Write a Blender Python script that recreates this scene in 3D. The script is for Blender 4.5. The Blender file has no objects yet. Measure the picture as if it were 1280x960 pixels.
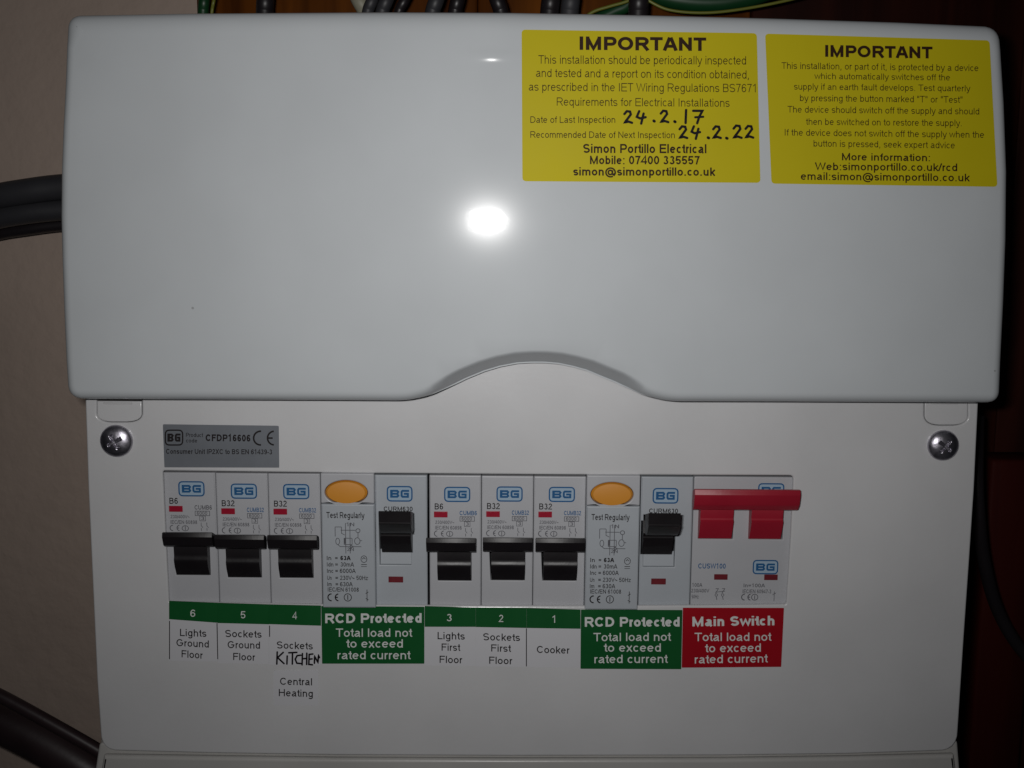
import bpy, bmesh, math, random
from mathutils import Vector, Matrix, Euler
from mathutils.geometry import delaunay_2d_cdt
random.seed(7)
R = math.radians
scene = bpy.context.scene
COL = scene.collection

# ------------------------------------------------------------------ camera
F = 1372.0                     # focal length in photograph pixels (1280 wide)
D = 0.361                      # metres from the lens to the front plate
PITCH, ROLL = 8.5, 0.4
cam_d = bpy.data.cameras.new('camera')
cam_d.sensor_width = 36.0
cam_d.lens = F / 1280 * 36.0
cam_d.clip_start, cam_d.clip_end = 0.01, 20
cam = bpy.data.objects.new('camera', cam_d)
CAMM = Matrix.Rotation(R(90 - PITCH), 3, 'X') @ Matrix.Rotation(R(ROLL), 3, 'Z')
CAMP = Vector((0, -D, 0))
cam.matrix_world = Matrix.Translation(CAMP) @ CAMM.to_4x4()
COL.objects.link(cam)
scene.camera = cam

# ------------------------------------------------------------------ light: the camera's flash, a trace of room light
world = bpy.data.worlds.new('World')
scene.world = world
world.use_nodes = True
bg = world.node_tree.nodes['Background']
bg.inputs[0].default_value = (0.55, 0.6, 0.7, 1)
bg.inputs[1].default_value = 0.012
la = bpy.data.lights.new('camera_flash', 'AREA')
la.shape = 'RECTANGLE'
la.size, la.size_y = 0.017, 0.0065
la.energy = 0.215
la.spread = R(98)
la.color = (1.0, 0.985, 0.97)
lo = bpy.data.objects.new('camera_flash', la)
lo.location = (-0.016, -D + 0.004, 0.010)
aim = Vector((-0.002, 0.0, -0.004))
lo.rotation_euler = (aim - Vector(lo.location)).to_track_quat('-Z', 'Y').to_euler()
COL.objects.link(lo)
scene.view_settings.view_transform = 'Standard'
scene.view_settings.look = 'None'
scene.view_settings.exposure = 0.0
scene.view_settings.gamma = 1.0
scene.view_settings.use_curve_mapping = False
scene.cycles.use_denoising = True

# ------------------------------------------------------------------ from a photograph pixel to a point at a known depth
SQ = None      # while a module is built: the column its upright, square axes are taken from
def P(px, py, Y):
    if SQ is not None and not callable(Y):
        return Vector((ray(px, 670, Y).x, Y, ray(SQ, py, Y).z))
    return ray(px, py, Y)
def ray(px, py, Y):
    d = CAMM @ Vector(((px - 640) / F, -(py - 480) / F, -1.0))
    if callable(Y):
        y = -0.01
        for _ in range(6):
            q = CAMP + d * ((y + D) / d.y)
            y = Y(q.x, q.z)
    else:
        y = Y
    return CAMP + d * ((y + D) / d.y)

# ------------------------------------------------------------------ materials
def mat(name, col, rough=0.5, metal=0.0, bump=0.0, bscale=300.0, vary=0.0, vscale=20.0, spec=0.5, coat=0.0, specks=0.0):
    m = bpy.data.materials.new(name)
    m.use_nodes = True
    nt = m.node_tree
    b = nt.nodes['Principled BSDF']
    b.inputs['Base Color'].default_value = (*col, 1)
    b.inputs['Roughness'].default_value = rough
    b.inputs['Metallic'].default_value = metal
    b.inputs['Specular IOR Level'].default_value = spec
    b.inputs['Coat Weight'].default_value = coat
    b.inputs['Coat Roughness'].default_value = 0.14
    tc = nt.nodes.new('ShaderNodeTexCoord')
    if vary:
        n = nt.nodes.new('ShaderNodeTexNoise')
        n.inputs['Scale'].default_value = vscale
        n.inputs['Detail'].default_value = 6
        nt.links.new(tc.outputs['Object'], n.inputs['Vector'])
        r = nt.nodes.new('ShaderNodeMapRange')
        r.inputs['From Min'].default_value, r.inputs['From Max'].default_value = 0.3, 0.7
        r.inputs['To Min'].default_value, r.inputs['To Max'].default_value = 1 - vary, 1 + vary
        nt.links.new(n.outputs['Fac'], r.inputs['Value'])
        v = nt.nodes.new('ShaderNodeVectorMath')
        v.operation = 'SCALE'
        v.inputs[0].default_value = col
        nt.links.new(r.outputs['Result'], v.inputs['Scale'])
        nt.links.new(v.outputs['Vector'], b.inputs['Base Color'])
        rr = nt.nodes.new('ShaderNodeMapRange')
        rr.inputs['From Min'].default_value, rr.inputs['From Max'].default_value = 0.3, 0.7
        rr.inputs['To Min'].default_value, rr.inputs['To Max'].default_value = rough * 0.9, min(1, rough * 1.12)
        nt.links.new(n.outputs['Fac'], rr.inputs['Value'])
        nt.links.new(rr.outputs['Result'], b.inputs['Roughness'])
    if specks:
        # sparse dust specks: one small spot in a few of the cells
        vo = nt.nodes.new('ShaderNodeTexVoronoi')
        vo.inputs['Scale'].default_value = 75
        nt.links.new(tc.outputs['Object'], vo.inputs['Vector'])
        sep = nt.nodes.new('ShaderNodeSeparateColor')
        nt.links.new(vo.outputs['Color'], sep.inputs['Color'])
        pick = nt.nodes.new('ShaderNodeMath'); pick.operation = 'GREATER_THAN'; pick.inputs[1].default_value = specks
        nt.links.new(sep.outputs['Red'], pick.inputs[0])
        size = nt.nodes.new('ShaderNodeMath'); size.operation = 'MULTIPLY'; size.inputs[1].default_value = 0.032
        nt.links.new(sep.outputs['Green'], size.inputs[0])
        near = nt.nodes.new('ShaderNodeMath'); near.operation = 'LESS_THAN'
        nt.links.new(vo.outputs['Distance'], near.inputs[0])
        nt.links.new(size.outputs[0], near.inputs[1])
        both = nt.nodes.new('ShaderNodeMath'); both.operation = 'MULTIPLY'
        nt.links.new(pick.outputs[0], both.inputs[0]); nt.links.new(near.outputs[0], both.inputs[1])
        amt = nt.nodes.new('ShaderNodeMath'); amt.operation = 'MULTIPLY'; amt.inputs[1].default_value = 0.4
        nt.links.new(both.outputs[0], amt.inputs[0])
        mx = nt.nodes.new('ShaderNodeMix'); mx.data_type = 'RGBA'
        nt.links.new(amt.outputs[0], mx.inputs['Factor'])
        nt.links.new(v.outputs['Vector'], mx.inputs[6])
        mx.inputs[7].default_value = (0.12, 0.11, 0.10, 1)
        nt.links.new(mx.outputs[2], b.inputs['Base Color'])
    if bump:
        n2 = nt.nodes.new('ShaderNodeTexNoise')
        n2.inputs['Scale'].default_value = bscale
        n2.inputs['Detail'].default_value = 3
        nt.links.new(tc.outputs['Object'], n2.inputs['Vector'])
        bm = nt.nodes.new('ShaderNodeBump')
        bm.inputs['Strength'].default_value = 1.0
        bm.inputs['Distance'].default_value = bump
        nt.links.new(n2.outputs['Fac'], bm.inputs['Height'])
        nt.links.new(bm.outputs['Normal'], b.inputs['Normal'])
    return m

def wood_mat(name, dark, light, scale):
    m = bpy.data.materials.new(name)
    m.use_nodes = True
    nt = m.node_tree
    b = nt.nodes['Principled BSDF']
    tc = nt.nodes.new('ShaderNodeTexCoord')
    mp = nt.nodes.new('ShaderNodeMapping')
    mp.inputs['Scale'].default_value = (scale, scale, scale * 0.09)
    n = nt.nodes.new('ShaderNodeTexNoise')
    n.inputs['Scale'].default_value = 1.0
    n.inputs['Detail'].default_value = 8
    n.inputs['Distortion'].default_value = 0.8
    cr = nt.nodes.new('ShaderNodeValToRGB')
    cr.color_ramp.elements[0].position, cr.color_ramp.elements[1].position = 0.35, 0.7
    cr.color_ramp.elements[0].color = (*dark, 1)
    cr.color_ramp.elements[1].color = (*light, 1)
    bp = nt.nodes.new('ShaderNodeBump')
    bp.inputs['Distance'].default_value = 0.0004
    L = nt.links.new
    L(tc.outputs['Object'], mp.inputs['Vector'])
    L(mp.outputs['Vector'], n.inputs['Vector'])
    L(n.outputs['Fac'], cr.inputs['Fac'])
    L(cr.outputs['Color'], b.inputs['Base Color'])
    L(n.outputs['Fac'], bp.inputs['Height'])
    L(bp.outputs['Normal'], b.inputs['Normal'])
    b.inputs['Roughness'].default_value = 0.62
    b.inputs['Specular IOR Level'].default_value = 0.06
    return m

M = dict(
    enamel=mat('white_enamel', (0.545, 0.572, 0.592), 0.04, bump=0.000016, bscale=190, vary=0.03, vscale=30, spec=0.05, specks=0.8, coat=0.075),
    plate=mat('white_plate_paint', (0.645, 0.645, 0.655), 0.2, bump=0.00004, bscale=500, vary=0.04, vscale=30, specks=0.8),
    base=mat('white_base_paint', (0.52, 0.51, 0.49), 0.3, bump=0.00004, bscale=500, vary=0.05, vscale=30),
    plastic=mat('light_grey_plastic', (0.48, 0.485, 0.51), 0.36, bump=0.000015, bscale=900, vary=0.02, vscale=60),
    panel=mat('cool_grey_plastic', (0.435, 0.465, 0.50), 0.36, bump=0.000015, bscale=900, vary=0.02, vscale=60),
    black=mat('black_plastic', (0.010, 0.008, 0.0095), 0.4, spec=0.4, bump=0.00003, bscale=700, vary=0.1, vscale=90),
    dark=mat('dark_gap', (0.02, 0.02, 0.022), 0.7),
    redsw=mat('red_switch_plastic', (0.36, 0.012, 0.030), 0.4, bump=0.00002, bscale=700, vary=0.05, vscale=80),
    window=mat('red_window_plastic', (0.36, 0.008, 0.03), 0.3, vary=0.08, vscale=300),
    dullred=mat('dull_red_window_plastic', (0.16, 0.015, 0.022), 0.35, vary=0.08, vscale=300),
    orange=mat('orange_button_plastic', (0.70, 0.285, 0.026), 0.5, vary=0.02, vscale=60),
    yellow=mat('yellow_vinyl', (0.53, 0.445, 0.006), 0.55, bump=0.00003, bscale=150, vary=0.04, vscale=25, spec=0.12),
    green=mat('green_vinyl', (0.006, 0.095, 0.022), 0.4, bump=0.00003, bscale=200, vary=0.05, vscale=60, spec=0.3),
    redlab=mat('red_vinyl', (0.36, 0.004, 0.012), 0.4, bump=0.00003, bscale=200, vary=0.05, vscale=60, spec=0.3),
    paper=mat('white_vinyl', (0.655, 0.655, 0.685), 0.45, bump=0.00002, bscale=200),
    foil=mat('grey_foil', (0.20, 0.215, 0.24), 0.4, metal=0.25, bump=0.00002, bscale=300, vary=0.05, vscale=60),
    ink=mat('black_ink', (0.016, 0.013, 0.014), 0.5, spec=0.2),
    marker=mat('black_marker', (0.006, 0.003, 0.006), 0.6, spec=0.15),
    brown=mat('dark_brown_ink', (0.028, 0.010, 0.004), 0.6, spec=0.15),
    greyink=mat('grey_ink', (0.11, 0.11, 0.125), 0.5, spec=0.2),
    white=mat('white_ink', (0.72, 0.74, 0.72), 0.5, spec=0.2),
    blue=mat('blue_ink', (0.018, 0.105, 0.26), 0.5, spec=0.2),
    pale=mat('pale_blue_ink', (0.36, 0.47, 0.58), 0.5, spec=0.2),
    steel=mat('zinc_steel', (0.52, 0.50, 0.56), 0.36, metal=1.0, bump=0.00009, bscale=600, vary=0.25, vscale=350),
    wall=mat('cream_wall_paint', (0.44, 0.35, 0.295), 0.8, bump=0.0009, bscale=140, vary=0.07, vscale=14, spec=0.2),
    cable=mat('grey_cable_sheath', (0.034, 0.034, 0.039), 0.5, bump=0.00005, bscale=300, vary=0.15, vscale=40),
    blackcable=mat('black_cable_sheath', (0.014, 0.011, 0.013), 0.4, bump=0.00005, bscale=300, vary=0.15, vscale=40),
    browncable=mat('dark_brown_cable_sheath', (0.028, 0.016, 0.018), 0.42, bump=0.00006, bscale=260, vary=0.2, vscale=40),
    palecable=mat('pale_cable_sheath', (0.30, 0.29, 0.22), 0.5, vary=0.1, vscale=60),
    greenwire=mat('green_wire', (0.006, 0.045, 0.014), 0.4, vary=0.1, vscale=60),
    yellowwire=mat('yellow_wire_stripe', (0.16, 0.17, 0.025), 0.4, vary=0.1, vscale=60),
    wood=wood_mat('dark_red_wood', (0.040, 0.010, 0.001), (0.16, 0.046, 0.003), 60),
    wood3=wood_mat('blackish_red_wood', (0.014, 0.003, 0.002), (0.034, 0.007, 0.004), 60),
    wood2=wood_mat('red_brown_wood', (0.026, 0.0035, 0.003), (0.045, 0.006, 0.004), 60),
)

# ------------------------------------------------------------------ object helpers
def thing(name, label, cat, loc, group=None):
    o = bpy.data.objects.new(name, None)
    o.empty_display_size = 0.01
    o.location = loc
    COL.objects.link(o)
    o['label'], o['category'] = label, cat
    if group:
        o['group'] = group
    return o

def wpos(o):
    v = Vector((0, 0, 0))
    while o is not None:
        v += o.location
        o = o.parent
    return v

def obj(name, verts, faces, material, parent=None, smooth=False, label=None, angle=35):
    off = wpos(parent) if parent else Vector((0, 0, 0))
    me = bpy.data.meshes.new(name)
    me.from_pydata([tuple(Vector(v) - off) for v in verts], [], faces)
    me.materials.append(material)
    if smooth:
        me.polygons.foreach_set('use_smooth', [True] * len(me.polygons))
        me.set_sharp_from_angle(angle=R(angle))
    me.update()
    o = bpy.data.objects.new(name, me)
    COL.objects.link(o)
    if parent:
        o.parent = parent
    if label:
        o['label'] = label
    return o

def copy_tree(o, parent=None):
    c = o.copy()
    COL.objects.link(c)
    c.parent = parent
    for ch in list(o.children):
        copy_tree(ch, c)
    return c

def rpoly(pts, n=5):
    """closed outline; every point (x, y, r): corners rounded by r"""
    out = []
    N = len(pts)
    for i in range(N):
        x, y, r = pts[i]
        p = Vector((x, y))
        if not r:
            out.append((x, y))
            continue
        a = Vector(pts[i - 1][:2]) - p
        b = Vector(pts[(i + 1) % N][:2]) - p
        ra, rb = min(r, a.length * 0.48), min(r, b.length * 0.48)
        p0, p2 = p + a.normalized() * ra, p + b.normalized() * rb
        for k in range(n + 1):
            t = k / n
            # between a quadratic and a circle: close to a true arc for right angles
            q = p0 * (1 - t) ** 2 + p * 2 * t * (1 - t) + p2 * t * t
            m = (p0 + p2) * 0.5
            q = q + (p - m).normalized() * ((p - m).length * 0.17 * 4 * t * (1 - t) * 0.5)
            out.append((q.x, q.y))
    return out

def rect(x0, y0, x1, y1, r=0):
    return [(x0, y0, r), (x1, y0, r), (x1, y1, r), (x0, y1, r)]

def slab(name, loops, Y, depth, bevel, material, parent=None, label=None, smooth=True, res=3, world_pts=False):
    """outline loops in photograph pixels at depth Y (first = outer, others = holes) made into a plate
    with rounded edges whose front is at Y and whose back is at Y + depth"""
    cu = bpy.data.curves.new('t', 'CURVE')
    cu.dimensions = '2D'
    cu.fill_mode = 'BOTH'
    for lp in loops:
        w = [P(a[0], a[1], Y) for a in lp]
        s = cu.splines.new('POLY')
        s.points.add(len(w) - 1)
        for q, v in zip(s.points, w):
            q.co = (v.x, v.z, 0, 1)
        s.use_cyclic_u = True
    bevel = min(bevel, depth * 0.49)
    cu.bevel_depth = bevel
    cu.offset = -bevel
    cu.bevel_resolution = res
    cu.extrude = max(depth / 2 - bevel, 0)
    o = bpy.data.objects.new('t', cu)
    COL.objects.link(o)
    me0 = bpy.data.meshes.new_from_object(o)
    verts = [(v.co.x, Y + depth / 2 - v.co.z, v.co.y) for v in me0.vertices]
    faces = [tuple(p.vertices) for p in me0.polygons]
    bpy.data.objects.remove(o)
    bpy.data.curves.remove(cu)
    bpy.data.meshes.remove(me0)
    return obj(name, verts, faces, material, parent, smooth, label)

class MB:
    """collects shapes and links them as one mesh object"""
    def __init__(s):
        s.v, s.f = [], []
    def add(s, v, f):
        n = len(s.v)
        s.v += [tuple(q) for q in v]
        s.f += [tuple(i + n for i in q) for q in f]
    def build(s, name, material, parent=None, smooth=False, label=None, angle=35):
        return obj(name, s.v, s.f, material, parent, smooth, label, angle)
    def prism(s, prof, xl, xr, rnd=0.0, yref=-0.0122):
        """profile points (py, Y) swept sideways from the pixel column xl(i) to xr(i); end caps rounded a little"""
        n = len(prof)
        cols = []
        steps = [(0.0, 1.0), (rnd * 0.3, 0.35), (rnd, 0.0)] if rnd else [(0.0, 0.0)]
        cy = sum(p[0] for p in prof) / n
        cY = sum(p[1] for p in prof) / n
        def ring(side, ins, shrink):
            out = []
            for i, (py, Y) in enumerate(prof):
                k = 1 - 0.05 * shrink
                x = (xl(i) + ins) if side == 0 else (xr(i) - ins)
                y_ = cY + (Y - cY) * k
                out.append(Vector((P(x, cy, yref).x, y_, P(x, cy + (py - cy) * k, y_).z)))
            return out
        rings = [ring(0, a, b) for a, b in steps] + [ring(1, a, b) for a, b in reversed(steps)]
        v = [q for r_ in rings for q in r_]
        f = []
        for k in range(len(rings) - 1):
            for i in range(n):
                j = (i + 1) % n
                f.append((k * n + i, k * n + j, (k + 1) * n + j, (k + 1) * n + i))
        f.append(tuple(reversed(range(n))))
        f.append(tuple((len(rings) - 1) * n + i for i in range(n)))
        s.add(v, f)

def fix_normals(o):
    bm = bmesh.new()
    bm.from_mesh(o.data)
    bmesh.ops.recalc_face_normals(bm, faces=bm.faces)
    bm.to_mesh(o.data)
    bm.free()
    return o

def bevelled(o, width, segs=2):
    bm = bmesh.new()
    bm.from_mesh(o.data)
    bmesh.ops.recalc_face_normals(bm, faces=bm.faces)
    es = [e for e in bm.edges if len(e.link_faces) == 2 and e.calc_face_angle(0) > R(25)]
    bmesh.ops.bevel(bm, geom=es, offset=width, segments=segs, profile=0.5, affect='EDGES', clamp_overlap=True)
    bm.to_mesh(o.data)
    bm.free()
    o.data.polygons.foreach_set('use_smooth', [True] * len(o.data.polygons))
    o.data.set_sharp_from_angle(angle=R(50))
    return o

# ------------------------------------------------------------------ lettering: a plain sans serif drawn with strokes (cap height = 1)
def arc(cx, cy, rx, ry, a0, a1, n=None):
    n = n or max(3, int(abs(a1 - a0) / 22))
    return [(cx + rx * math.cos(R(a0 + (a1 - a0) * k / n)), cy + ry * math.sin(R(a0 + (a1 - a0) * k / n))) for k in range(n + 1)]

def glyphs(w):
    h = w / 2
    T, X = 1 - h, 0.73 - h          # skeleton heights of capitals and of small letters
    XH = 0.73
    B = h
    l = 0.09 + h                    # left stem
    g = {}
    def cap(ch, adv, *st):
        g[ch] = (adv, [list(s) for s in st])
    def rr(adv):
        return adv - l
    # capitals
    cap('A', .93, [(.02 + h * .6, 0), (.465 - h * .25, .985)], [(.91 - h * .6, 0), (.465 + h * .25, .985)], [(.18, .33), (.75, .33)])
    r_ = .93 - .07 - h
    cap('B', .93, [(l, 0), (l, 1)], [(l, T)] + arc(r_ - .27, (T + .52) / 2, .24, (T - .52) / 2, 90, -90) + [(l, .52)],
        [(l, .52)] + arc(r_ - .27, (.52 + B) / 2, .27, (.52 - B) / 2, 90, -90) + [(l, B)])
    cap('C', 1.01, arc(.52, .5, .52 - .06 - h, .5 - h, 38, 322))
    cap('D', 1.01, [(l, 0), (l, 1)], [(l, T), (.45, T)] + arc(.45, .5, .49 - h, .5 - h, 90, -90)[1:] + [(l, B)])
    cap('E', .93, [(.87, T), (l, T), (l, B), (.88, B)], [(l, .52), (.82, .52)])
    cap('F', .85, [(.81, T), (l, T), (l, 0)], [(l, .52), (.73, .52)])
    cap('G', 1.09, arc(.54, .5, .54 - .06 - h, .5 - h, 40, 340) + [(1.01 - h, .47), (.56, .47)])
    cap('H', 1.01, [(l, 0), (l, 1)], [(1.01 - l, 0), (1.01 - l, 1)], [(l, .53), (1.01 - l, .53)])
    cap('I', .39, [(.195, 0), (.195, 1)])
    cap('K', .93, [(l, 0), (l, 1)], [(.86, 1), (l, .38)], [(.36, .55), (.9 - h, 0)])
    cap('L', .78, [(l, 1), (l, B), (.74, B)])
    cap('M', 1.16, [(l, 0), (l, 1)], [(l, 1 - h), (.58, h * .9), (1.16 - l, 1 - h)], [(1.16 - l, 0), (1.16 - l, 1)])
    cap('N', 1.01, [(l, 0), (l, 1)], [(l, 1 - h), (1.01 - l, h)], [(1.01 - l, 0), (1.01 - l, 1)])
    cap('O', 1.09, arc(.545, .5, .545 - .05 - h, .5 - h, 0, 360, 24))
    cap('P', .93, [(l, 0), (l, 1)], [(l, T), (.58, T)] + arc(.58, (T + .44) / 2, .28 - h * .6, (T - .44) / 2, 90, -90)[1:] + [(l, .44)])
    cap('R', 1.01, [(l, 0), (l, 1)], [(l, T), (.6, T)] + arc(.6, (T + .47) / 2, .3 - h * .6, (T - .47) / 2, 90, -90)[1:] + [(l, .47)], [(.56, .47), (.93 - h * .3, 0)])
    def S(x0, x1, y0, y1):
        cx, ry = (x0 + x1) / 2, (y1 - y0) / 4
        rx = (x1 - x0) / 2
        return arc(cx, y1 - ry, rx, ry, 25, 270, 10)[:-1] + arc(cx, y0 + ry, rx, ry, 90, -155, 10)
    cap('S', .93, S(.07 + h, .86 - h, B, T))
    cap('T', .85, [(.02, T), (.83, T)], [(.425, 0), (.425, T)])
    cap('U', 1.01, [(l, 1), (l, .36)] + arc(.505, .36, .505 - l, .36 - h, 180, 360)[1:] + [(1.01 - l, 1)])
    cap('V', .93, [(.02 + h * .5, 1), (.465, h), (.91 - h * .5, 1)])
    cap('W', 1.32, [(.03 + h * .5, 1), (.36, h), (.66, 1 - h), (.96, h), (1.29 - h * .5, 1)])
    cap('X', .93, [(.04 + h, 1), (.89 - h, 0)], [(.89 - h, 1), (.04 + h, 0)])
    cap('Y', .93, [(.02 + h, 1), (.465, .43), (.91 - h, 1)], [(.465, 0), (.465, .43)])
    # small letters
    q = .39
    o_ = lambda cx=.39, rx=.33: arc(cx, XH / 2, rx - h, XH / 2 - h, 0, 360, 18)
    lx, rx_ = .09 + h, .69 - h
    bow = lambda: arc(.395, XH / 2, .305 - h, XH / 2 - h, 0, 360, 18)
    cap('a', .78, arc(.38, XH - .2, .27 - h, .2 - h, 160, 0, 8) + [(.65 - h, .12), (.7 - h * .4, 0)],
        [(.65 - h, .44)] + [(.38, .40)] + arc(.3, .205, .24 - h, .195 - h * .9, 90, 270, 8)[0:] + [(.46, .06 + h), (.65 - h, .22)])
    cap('b', .78, [(lx, 0), (lx, 1)], bow())
    cap('c', .70, arc(.37, XH / 2, .31 - h, XH / 2 - h, 45, 315))
    cap('d', .78, [(rx_, 0), (rx_, 1)], arc(.385, XH / 2, .305 - h, XH / 2 - h, 0, 360, 18))
    cap('e', .78, [(.06 + h, .385), (.72 - h * 1.4, .385)], arc(.39, XH / 2, .33 - h, XH / 2 - h, 5, 318, 16))
    cap('f', .39, [(.16 + h, 0), (.16 + h, .8)] + arc(.16 + h + .17, .8, .17, 1.01 - h - .8, 180, 90, 5)[1:], [(.02, X), (.38, X)])
    cap('g', .78, arc(.385, XH / 2, .305 - h, XH / 2 - h, 0, 360, 18), [(rx_, XH), (rx_, -.05)] + arc(.385, -.05, rx_ - .385, .24 - h, 0, -160, 8)[1:])
    cap('h', .78, [(lx, 0), (lx, 1)], [(lx, .42)] + arc(.39, .45, .39 - lx, X - .45, 180, 0, 8) + [(rx_, 0)])
    cap('i', .31, [(.155, 0), (.155, XH)], [(.155, .86), (.155, 1)])
    cap('k', .70, [(lx, 0), (lx, 1)], [(.64, XH), (lx, .25)], [(.3, .43), (.67 - h * .5, 0)])
    cap('l', .31, [(.155, 0), (.155, 1)])
    cap('m', 1.16, [(lx, 0), (lx, XH)], [(lx, .42)] + arc((lx + .58) / 2, .48, (.58 - lx) / 2, X - .48, 180, 0, 8) + [(.58, 0)],
        [(.58, .42)] + arc((1.07 - h + .58) / 2, .48, (1.07 - h - .58) / 2, X - .48, 180, 0, 8) + [(1.07 - h, 0)])
    cap('n', .78, [(lx, 0), (lx, XH)], [(lx, .42)] + arc(.39, .45, .39 - lx, X - .45, 180, 0, 8) + [(rx_, 0)])
    cap('o', .78, o_())
    cap('p', .78, [(lx, -.28), (lx, XH)], bow())
    cap('q', .78, [(rx_, -.28), (rx_, XH)], arc(.385, XH / 2, .305 - h, XH / 2 - h, 0, 360, 18))
    cap('r', .465, [(lx, 0), (lx, XH)], [(lx, .40)] + arc(.37, .40, .37 - lx, X - .40, 180, 75, 6))
    cap('s', .70, S(.05 + h, .65 - h, B, X))
    cap('t', .39, [(.15 + h, .95), (.15 + h, .17)] + arc(.15 + h + .13, .17, .13, .17 - h, 180, 290, 5)[1:], [(.02, X), (.37, X)])
    cap('u', .78, [(lx, XH), (lx, .28)] + arc(.39, .28, .39 - lx, .28 - h, 180, 360, 8)[1:], [(rx_, 0), (rx_, XH)])
    cap('v', .70, [(.02 + h * .5, XH), (.35, h), (.68 - h * .5, XH)])
    cap('w', 1.01, [(.02 + h * .5, XH), (.27, h), (.505, XH - h), (.74, h), (.99 - h * .5, XH)])
    cap('x', .70, [(.03 + h, XH), (.67 - h, 0)], [(.67 - h, XH), (.03 + h, 0)])
    cap('y', .70, [(.02 + h * .5, XH), (.36, .04)], [(.68 - h * .5, XH), (.36, -.08), (.26, -.28 + h), (.1, -.28 + h)])
    cap('z', .70, [(.06, X), (.62, X), (.08, B), (.65, B)])
    # figures and signs
    cap('0', .78, arc(.39, .5, .33 - h, .5 - h, 0, 360, 20))
    cap('1', .78, [(.14, .74), (.42, .97), (.42, 0)])
    cap('2', .78, arc(.39, .71, .31 - h, .29 - h, 170, -35, 9) + [(.08, B), (.72, B)])
    cap('3', .78, arc(.37, .74, .28 - h, .26 - h, 160, -80, 9), arc(.37, .28, .32 - h, .28 - h, 85, -165, 9))
    cap('4', .78, [(.56, 0), (.56, .98), (.05, .29), (.75, .29)])
    cap('5', .78, [(.68, T), (.2, T), (.13, .5)] + arc(.38, .33, .32 - h, .33 - h, 135, -160, 10))
    cap('6', .78, arc(.39, .32, .31 - h, .32 - h, 0, 360, 16), [(.07 + h, .35)] + arc(.42, .5, .35 - h, .5 - h, 180, 40, 9))
    cap('7', .78, [(.07, T), (.7 - h, T), (.45, .55), (.3, 0)])
    cap('8', .78, arc(.39, .76, .26 - h, .24 - h, 0, 360, 14), arc(.39, .27, .31 - h, .27 - h, 0, 360, 16))
    cap('9', .78, arc(.39, .68, .31 - h, .32 - h, 0, 360, 16), [(.71 - h, .65)] + arc(.36, .5, .35 - h, .5 - h, 0, -140, 9))
    cap(' ', .39)
    cap('.', .39, [(.195, 0), (.195, max(.12, w * .9))])
    cap(',', .39, [(.2, .12), (.2, 0), (.13, -.16)])
    cap(':', .39, [(.195, 0), (.195, .13)], [(.195, .58), (.195, .72)])
    cap('/', .39, [(.02, 0), (.37, 1)])
    cap('-', .465, [(.05, .35), (.42, .35)])
    cap('=', .82, [(.08, .35), (.74, .35)], [(.08, .6), (.74, .6)])
    cap('~', .82, arc(.24, .42, .16, .1, 180, 0, 5) + arc(.56, .42, .16, .1, 180, 360, 5)[1:])
    cap('"', .5, [(.15, 1), (.15, .66)], [(.35, 1), (.35, .66)])
    cap('@', 1.42, arc(.71, .38, .64 - h, .62 - h, -50, 300, 26), arc(.68, .38, .24, .26, 0, 360, 14), [(.95, .65), (.9, .22), (1.0, .12), (1.2, .25)])
    return g
GL = {}

def ribbon(pts, w, close=False):
    """flat stroke of width w along pts (2D): vertices and quads"""
    P2 = [Vector(p) for p in pts]
    q = [P2[0]]
    for p in P2[1:]:
        if (p - q[-1]).length > 1e-6:
            q.append(p)
    if len(q) < 2:
        return [], []
    closed = (q[0] - q[-1]).length < 1e-5 and len(q) > 3
    if closed:
        q = q[:-1]
    n = len(q)
    v = []
    for i in range(n):
        a = q[i - 1] if (i > 0 or closed) else None
        b = q[(i + 1) % n] if (i < n - 1 or closed) else None
        d1 = (q[i] - a).normalized() if a is not None else None
        d2 = (b - q[i]).normalized() if b is not None else None
        d1 = d1 or d2
        d2 = d2 or d1
        n1, n2 = Vector((-d1.y, d1.x)), Vector((-d2.y, d2.x))
        m = n1 + n2
        m = m.normalized() if m.length > 1e-6 else n1
        k = 1 / max(0.55, m.dot(n1))
        v += [q[i] + m * (w / 2 * k), q[i] - m * (w / 2 * k)]
    f = [(2 * i, 2 * i + 1, 2 * i + 3, 2 * i + 2) for i in range(n - 1)]
    if closed:
        f.append((2 * n - 2, 2 * n - 1, 1, 0))
    return v, f

def text_shapes(s, w):
    key = round(w, 3)
    if key not in GL:
        GL[key] = glyphs(w)
    g = GL[key]
    x = 0.0
    out = []
    for ci, ch in enumerate(s):
        adv, st = g.get(ch, g[' '])
        for k, stroke in enumerate(st):
            out.append(([(px + x, py) for px, py in stroke], k + 3 * (ci % 2)))
        x += adv
    return out, x

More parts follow.
